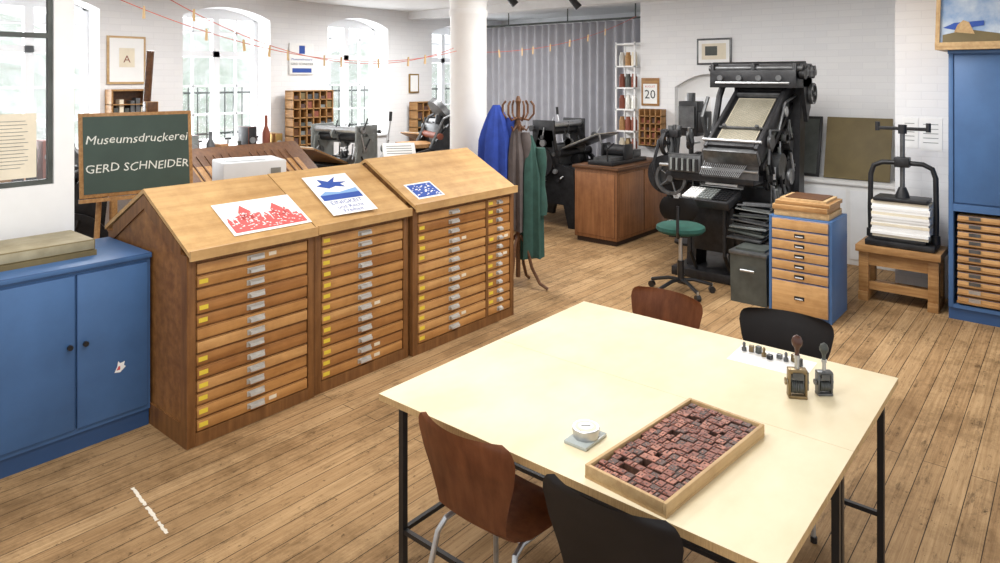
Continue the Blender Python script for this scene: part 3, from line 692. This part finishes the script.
# ---------------------------------------------------------------- swivel chair
o=B('swivel_chair',(6.05,2.86,0),R(20))
for i in range(5):
    t=i*2*math.pi/5; c,s_=math.cos(t),math.sin(t)
    o.tube([(0,0,.12),(c*.12,s_*.12,.12),(c*.29,s_*.29,.075)],.017,'black'); o.cyl((c*.29-s_*.02,s_*.29+c*.02,.03),(c*.29+s_*.02,s_*.29-c*.02,.03),.03,'black',14); o.cyl((c*.29,s_*.29,.03),(c*.29,s_*.29,.09),.01,'steel')
o.cyl((0,0,.09),(0,0,.3),.03,'black'); o.cyl((0,0,.3),(0,0,.54),.018,'steel'); o.box(-.1,.1,-.1,.1,.53,.56,'black',.005)
o.lathe([(.02,.56),(.2,.565),(.225,.59),(.22,.62),(.19,.635),(.0005,.64)],'green',seg=30)
o.tube([(-.08,0,.55),(-.24,0,.56),(-.28,0,.62),(-.27,0,.85)],.014,'black')
o.surf(lambda u,v:(-.25+.05*(v*2-1)**2-.02*u,(v*2-1)*.17*math.sin(math.pi*(.18+.64*u))**.5,.72+.2*u),8,10,'black',.03)
o.done()
# ---------------------------------------------------------------- typesetting machine
o=B('typesetting_machine')
K='blackm'
o.box(6.55,7.62,2.3,3.2,0,.09,K,.01)
o.prism([(6.95,.09),(7.45,.09),(7.4,1.3),(7.5,1.9),(7.35,1.95),(7.15,1.35),(7.0,.8)],1,2.5,2.68,K)
o.prism([(6.7,.09),(7.0,.09),(7.0,.75),(6.6,.8),(6.6,.7)],1,2.55,2.65,K); o.prism([(6.7,.09),(6.95,.09),(7.1,.9),(6.75,.9)],1,3.0,3.1,K)
o.box(6.75,7.5,2.4,3.15,.55,.62,K,.005)
o.box(6.98,7.42,2.34,2.95,.2,1.22,K,.02)
for y in (2.2,2.82): o.prism([(7.36,.09),(7.6,.09),(7.56,1.0),(7.62,2.0),(7.45,2.05),(7.4,1.0)],1,y,y+.07,K)
for z in (.9,1.2,1.5,1.8): o.cyl((7.5,2.22,z),(7.5,2.88,z),.025,'gun')
o.box(7.46,7.54,2.27,2.82,1.1,2.0,K,.01)
# magazine
ang=math.atan2(.62,.95); Lm=1.16
o.at((6.42,2.3,1.3),ry=-ang)
for y in (-.04,.44): o.box(-.02,Lm+.05,y,y+.035,-.08,.08,K,.006)
o.box(-.02,Lm,0,.44,-.03,.03,K); o.box(.0,.84,.03,.41,.03,.042,'magz',.003)
for i in range(3): o.box(.86+.09*i,.9+.09*i,.0,.44,.03,.07,('gun',K,'gun')[i],.005)
o.box(.03,.05,.02,.42,.042,.052,'gun'); o.box(.3,.325,.0,.44,.042,.065,'gun',.003); o.box(.0,.1,.0,.44,.042,.08,K,.006); o.cyl((.06,-.06,.09),(.06,.5,.09),.016,'steel')
for i in range(30): o.box(.1,.82,.045+i*.0118,.0485+i*.0118,.042,.0436,'greyd')
for y in (.06,.38): o.cyl((.31,y,.06),(.31,y,.09),.02,'gun')
o.box(.0,Lm,.0,.44,-.14,-.08,'gun'); o.box(.05,Lm-.05,-.02,.46,-.24,-.19,K); o.box(.1,Lm-.1,.0,.44,-.19,-.14,'greyd')
o.box(-.06,.0,-.04,.48,-.1,.05,'gun',.004)
for y in (-.06,.48): o.tube([(.1,y,-.2),(.3,y,.05),(.5,y,-.1),(.8,y,.02),(1.1,y,-.1)],.014,'gun')
o.cyl((.25,-.08,-.05),(.25,-.05,-.05),.07,'gun',20); o.cyl((.75,-.08,-.05),(.75,-.05,-.05),.05,'steel',20)
o.at()
for i in range(22):
    y=2.32+i*.02; o.tube([(6.43,y,1.28),(6.46,y+.06,1.2),(6.47,2.4+i*.018+.08,1.06)],.004,'steel',5)
o.box(6.5,6.52,2.3,2.85,1.04,1.3,'gun')
# distributor
o.box(7.12,7.66,2.14,3.02,2.0,2.05,K,.004); o.box(7.09,7.13,2.14,3.02,1.9,2.08,K,.006)
for px,pz,r in ((7.16,2.10,.03),(7.26,2.13,.04),(7.37,2.11,.03),(7.48,2.09,.045),(7.6,2.1,.03)): o.cyl((px,2.1,pz),(px,3.05,pz),r,'gun' if r<.04 else K,14)
for y in (2.14,2.55,2.98): o.box(7.1,7.64,y,y+.04,1.9,2.15,K,.01)
for i in range(6): o.cyl((7.2+i*.07,2.08,2.04+.02*(i%2)),(7.2+i*.07,2.13,2.04+.02*(i%2)),.055-.01*(i%3),'gun' if i%2 else K,16)
o.wheel((7.58,2.12,1.84),1,.11,.02,'gun',5,.03)
for i in range(4): o.cyl((7.06,2.3+i*.2,2.0),(7.1,2.3+i*.2,2.0),.03,'gun',12)
o.tube([(7.08,2.2,1.95),(7.08,2.95,1.95)],.012,'steel')
o.prism([(7.3,2.02),(7.62,2.02),(7.58,1.7),(7.48,1.55)],1,2.14,2.18,K)
o.tube([(7.1,2.95,.9),(7.15,3.0,1.4),(7.25,2.98,1.8),(7.3,2.9,2.1)],.035,K); o.tube([(6.95,3.2,.8),(6.85,3.28,1.2),(6.85,3.25,1.5)],.024,'gun')
o.tube([(7.0,3.0,1.3),(6.9,3.02,1.6),(7.0,3.0,1.8)],.02,'gun')
# assembler front / vise
o.box(6.52,6.8,2.35,3.25,.98,1.06,K,.01); o.box(6.48,6.56,2.85,3.2,1.06,1.24,'gun',.006); o.cyl((6.5,2.3,1.12),(6.5,3.3,1.12),.016,'steel')
for i in range(10): o.box(6.46,6.48,2.88+i*.03,2.9+i*.03,1.08,1.2,'greym' if i%2 else K)
o.cyl((6.62,3.3,1.0),(6.7,3.3,1.0),.2,K,28); o.cyl((6.6,3.3,1.0),(6.62,3.3,1.0),.1,'gun',24); o.wheel((6.55,3.2,.98),0,.17,.03,'gun',5)
o.wheel((6.7,3.32,1.32),1,.13,.02,K,5)
for i,(y,r) in enumerate(((2.98,.26),(3.03,.22),(3.08,.28),(3.13,.2),(3.18,.25),(3.23,.22))): o.cyl((7.2,y,.95),(7.2,y+.03,.95),r,'gun' if i%2 else K,28)
for cx,cz,r,k in ((7.08,1.12,.13,'gun'),(7.3,1.0,.17,K),(7.3,1.0,.08,'steel'),(7.12,.82,.12,'gun'),(7.36,.62,.15,K),(7.2,.5,.1,'gun'),(7.36,1.35,.09,'gun'),(7.2,1.42,.07,K)):
    d=.04 if k!='steel' else .06; o.cyl((cx,2.3-d,cz),(cx,2.36,cz),r,k,28)
for i in range(24):
    t=i*math.pi/12; o.box(7.3+.17*math.cos(t)-.01,7.3+.17*math.cos(t)+.01,2.262,2.3,1.0+.17*math.sin(t)-.01,1.0+.17*math.sin(t)+.01,K)
o.wheel((7.3,3.28,.6),1,.25,.04,K,5)
o.lathe([(.14,0),(.17,.1),(.17,.3),(.12,.34)],K,(6.95,3.1,.62)); o.box(6.8,7.05,3.1,3.32,.5,.62,K)
o.cyl((6.9,3.33,.75),(6.9,3.33,1.5),.02,'gun'); o.cyl((6.75,3.3,1.2),(6.75,3.3,1.5),.03,'gun'); o.box(6.7,6.8,3.2,3.4,1.38,1.46,K,.01); o.tube([(6.75,3.3,1.45),(6.6,3.36,1.35),(6.55,3.4,1.1),(6.6,3.36,.85)],.018,K)
# keyboard
o.at((6.3,2.5,.80),ry=R(-14)); o.box(0,.34,0,.5,-.04,.04,K,.01)
for r in range(6):
    for c in range(15): o.box(.03+r*.043,.058+r*.043,.03+c*.03,.052+c*.03,.04,.055,'black' if c<5 else ('greym' if c<10 else 'paper'))
o.at((6.56,2.46,.93),ry=R(-62)); o.box(0,.26,0,.42,0,.012,'gun'); o.rect(.02,.25,.06,.38,'paper',.014)
for i in range(6): o.rect(.04+i*.03,.045+i*.03,.1,.34,'greyd',.0155)
o.at(); o.box(6.55,6.8,2.55,2.95,.3,.75,K,.01); o.tube([(6.45,2.6,.75),(6.45,2.6,.3),(6.6,2.6,.1)],.02,K); o.tube([(6.45,2.95,.75),(6.45,2.95,.3),(6.6,2.95,.1)],.02,K)
# galley trays, right front
for i in range(7):
    o.at((6.42+.015*i,2.36-.012*i,.50+.05*i),rx=R(5*(i%2)),ry=R(-10+3*i),rz=R(-8+4*i)); o.box(-.05,.3,-.14,.2,0,.014,('gun','greyd','greym')[i%3],.002); o.box(.0,.28,-.1,.15,.014,.032,random.choice(['greym','gun','greyd']))
o.at(); o.box(6.47,6.5,2.45,2.49,.09,.52,K); o.box(6.7,6.74,2.26,2.3,.0,.55,K); o.box(6.46,6.75,2.22,2.5,.45,.48,K)
o.cyl((7.3,2.22,.25),(7.3,2.34,.25),.12,'greyd',24)
o.wheel((7.5,2.26,.25),1,.1,.02,K)
random.seed(31)
for i in range(150):
    x=random.uniform(6.6,7.55); y=random.choice([random.uniform(2.22,2.34),random.uniform(2.3,3.3)]); z=random.uniform(.2,1.45); ax=random.choice([(1,0,0),(0,1,0),(0,0,1),(.5,0,.8),(-.4,0,.9)]); l=random.uniform(.1,.36)
    p=Vector((x,y,z)); q_=p+Vector(ax)*l*.7
    if q_.x>7.6 or (x<6.95 and z>1.2): continue
    o.cyl(p,q_,random.uniform(.006,.018),random.choice(['gun','gun','steel',K,K,'greym']),8)
    if i%2==0: o.cyl(p,p+Vector((0,.025,0)),random.uniform(.03,.08),random.choice([K,'gun','greyd']),16)
    if i%4==0: o.box(p.x-.04,p.x+.05,p.y,p.y+.05,p.z-.03,p.z+.04,random.choice([K,'gun','greyd']),.004)
o.tube([(7.55,2.3,2.0),(7.64,2.4,2.14),(7.62,2.7,2.16)],.02,K)
o.done()
# floor mark
o=B('floor_paint_mark'); random.seed(6)
n=34; P0=Vector((1.447,3.547,.0012)); P1=Vector((1.40,3.075,.0012))
ed=[(.004+.007*random.random(),.004+.007*random.random()) for _ in range(n+1)]
for i in range(n):
    if i in (14,25): continue
    a=P0.lerp(P1,i/n); c=P0.lerp(P1,(i+1)/n)
    o.F([o.V((a.x-ed[i][0],a.y,a.z)),o.V((a.x+ed[i][1],a.y,a.z)),o.V((c.x+ed[i+1][1],c.y,c.z)),o.V((c.x-ed[i+1][0],c.y,c.z))],'scr')
o.done()
for x,y in ((6.6,5.4),(7.4,5.0)):
    o=B('ceiling_spotlight',(x,y,0)); o.box(-.05,.05,-.05,.05,3.07,3.1,'black'); o.cyl((0,0,3.07),(0,0,3.0),.012,'black'); o.cyl((0,0,3.02),(.06,-.08,2.9),.04,'black',16,.05); o.done()
# ---------------------------------------------------------------- lights
def area(name,x,y,z,sx,sy,e,c=(1,.99,.975),rot=(0,0,0)):
    l=bpy.data.lights.new(name,'AREA'); l.shape='RECTANGLE'; l.size=sx; l.size_y=sy; l.energy=e; l.color=c
    ob=bpy.data.objects.new(name,l); ob.location=(x,y,z); ob.rotation_euler=rot; scn.collection.objects.link(ob); return ob
for x,y,e in ((1.2,1.6,42),(5.3,1.8,72),(1.6,3.4,36),(5.6,3.4,66),(3.0,6.6,70),(6.8,6.8,105)):
    area('ceiling_fill',x,y,2.95,1.6,.8,e)  # added soft fill with no fixtures, lifts the overall room brightness
for i,(a,b_) in enumerate(wins): area('daylight_%d'%i,(a+b_)/2,9.35,2.0,1.1,1.7,75,(.94,.97,1),(R(-90),0,0))
w=bpy.data.worlds.new('World'); scn.world=w; w.use_nodes=True
w.node_tree.nodes['Background'].inputs[0].default_value=(.95,.975,1,1); w.node_tree.nodes['Background'].inputs[1].default_value=1.2
cam=bpy.data.cameras.new('Camera'); cam.sensor_width=36; cam.lens=24.98; cam.shift_y=-.2035; cam.clip_start=.05
co=bpy.data.objects.new('Camera',cam); co.location=(0,0,2.0); co.rotation_euler=(R(90),0,R(-50.11)); scn.collection.objects.link(co); scn.camera=co
scn.view_settings.view_transform='Standard'
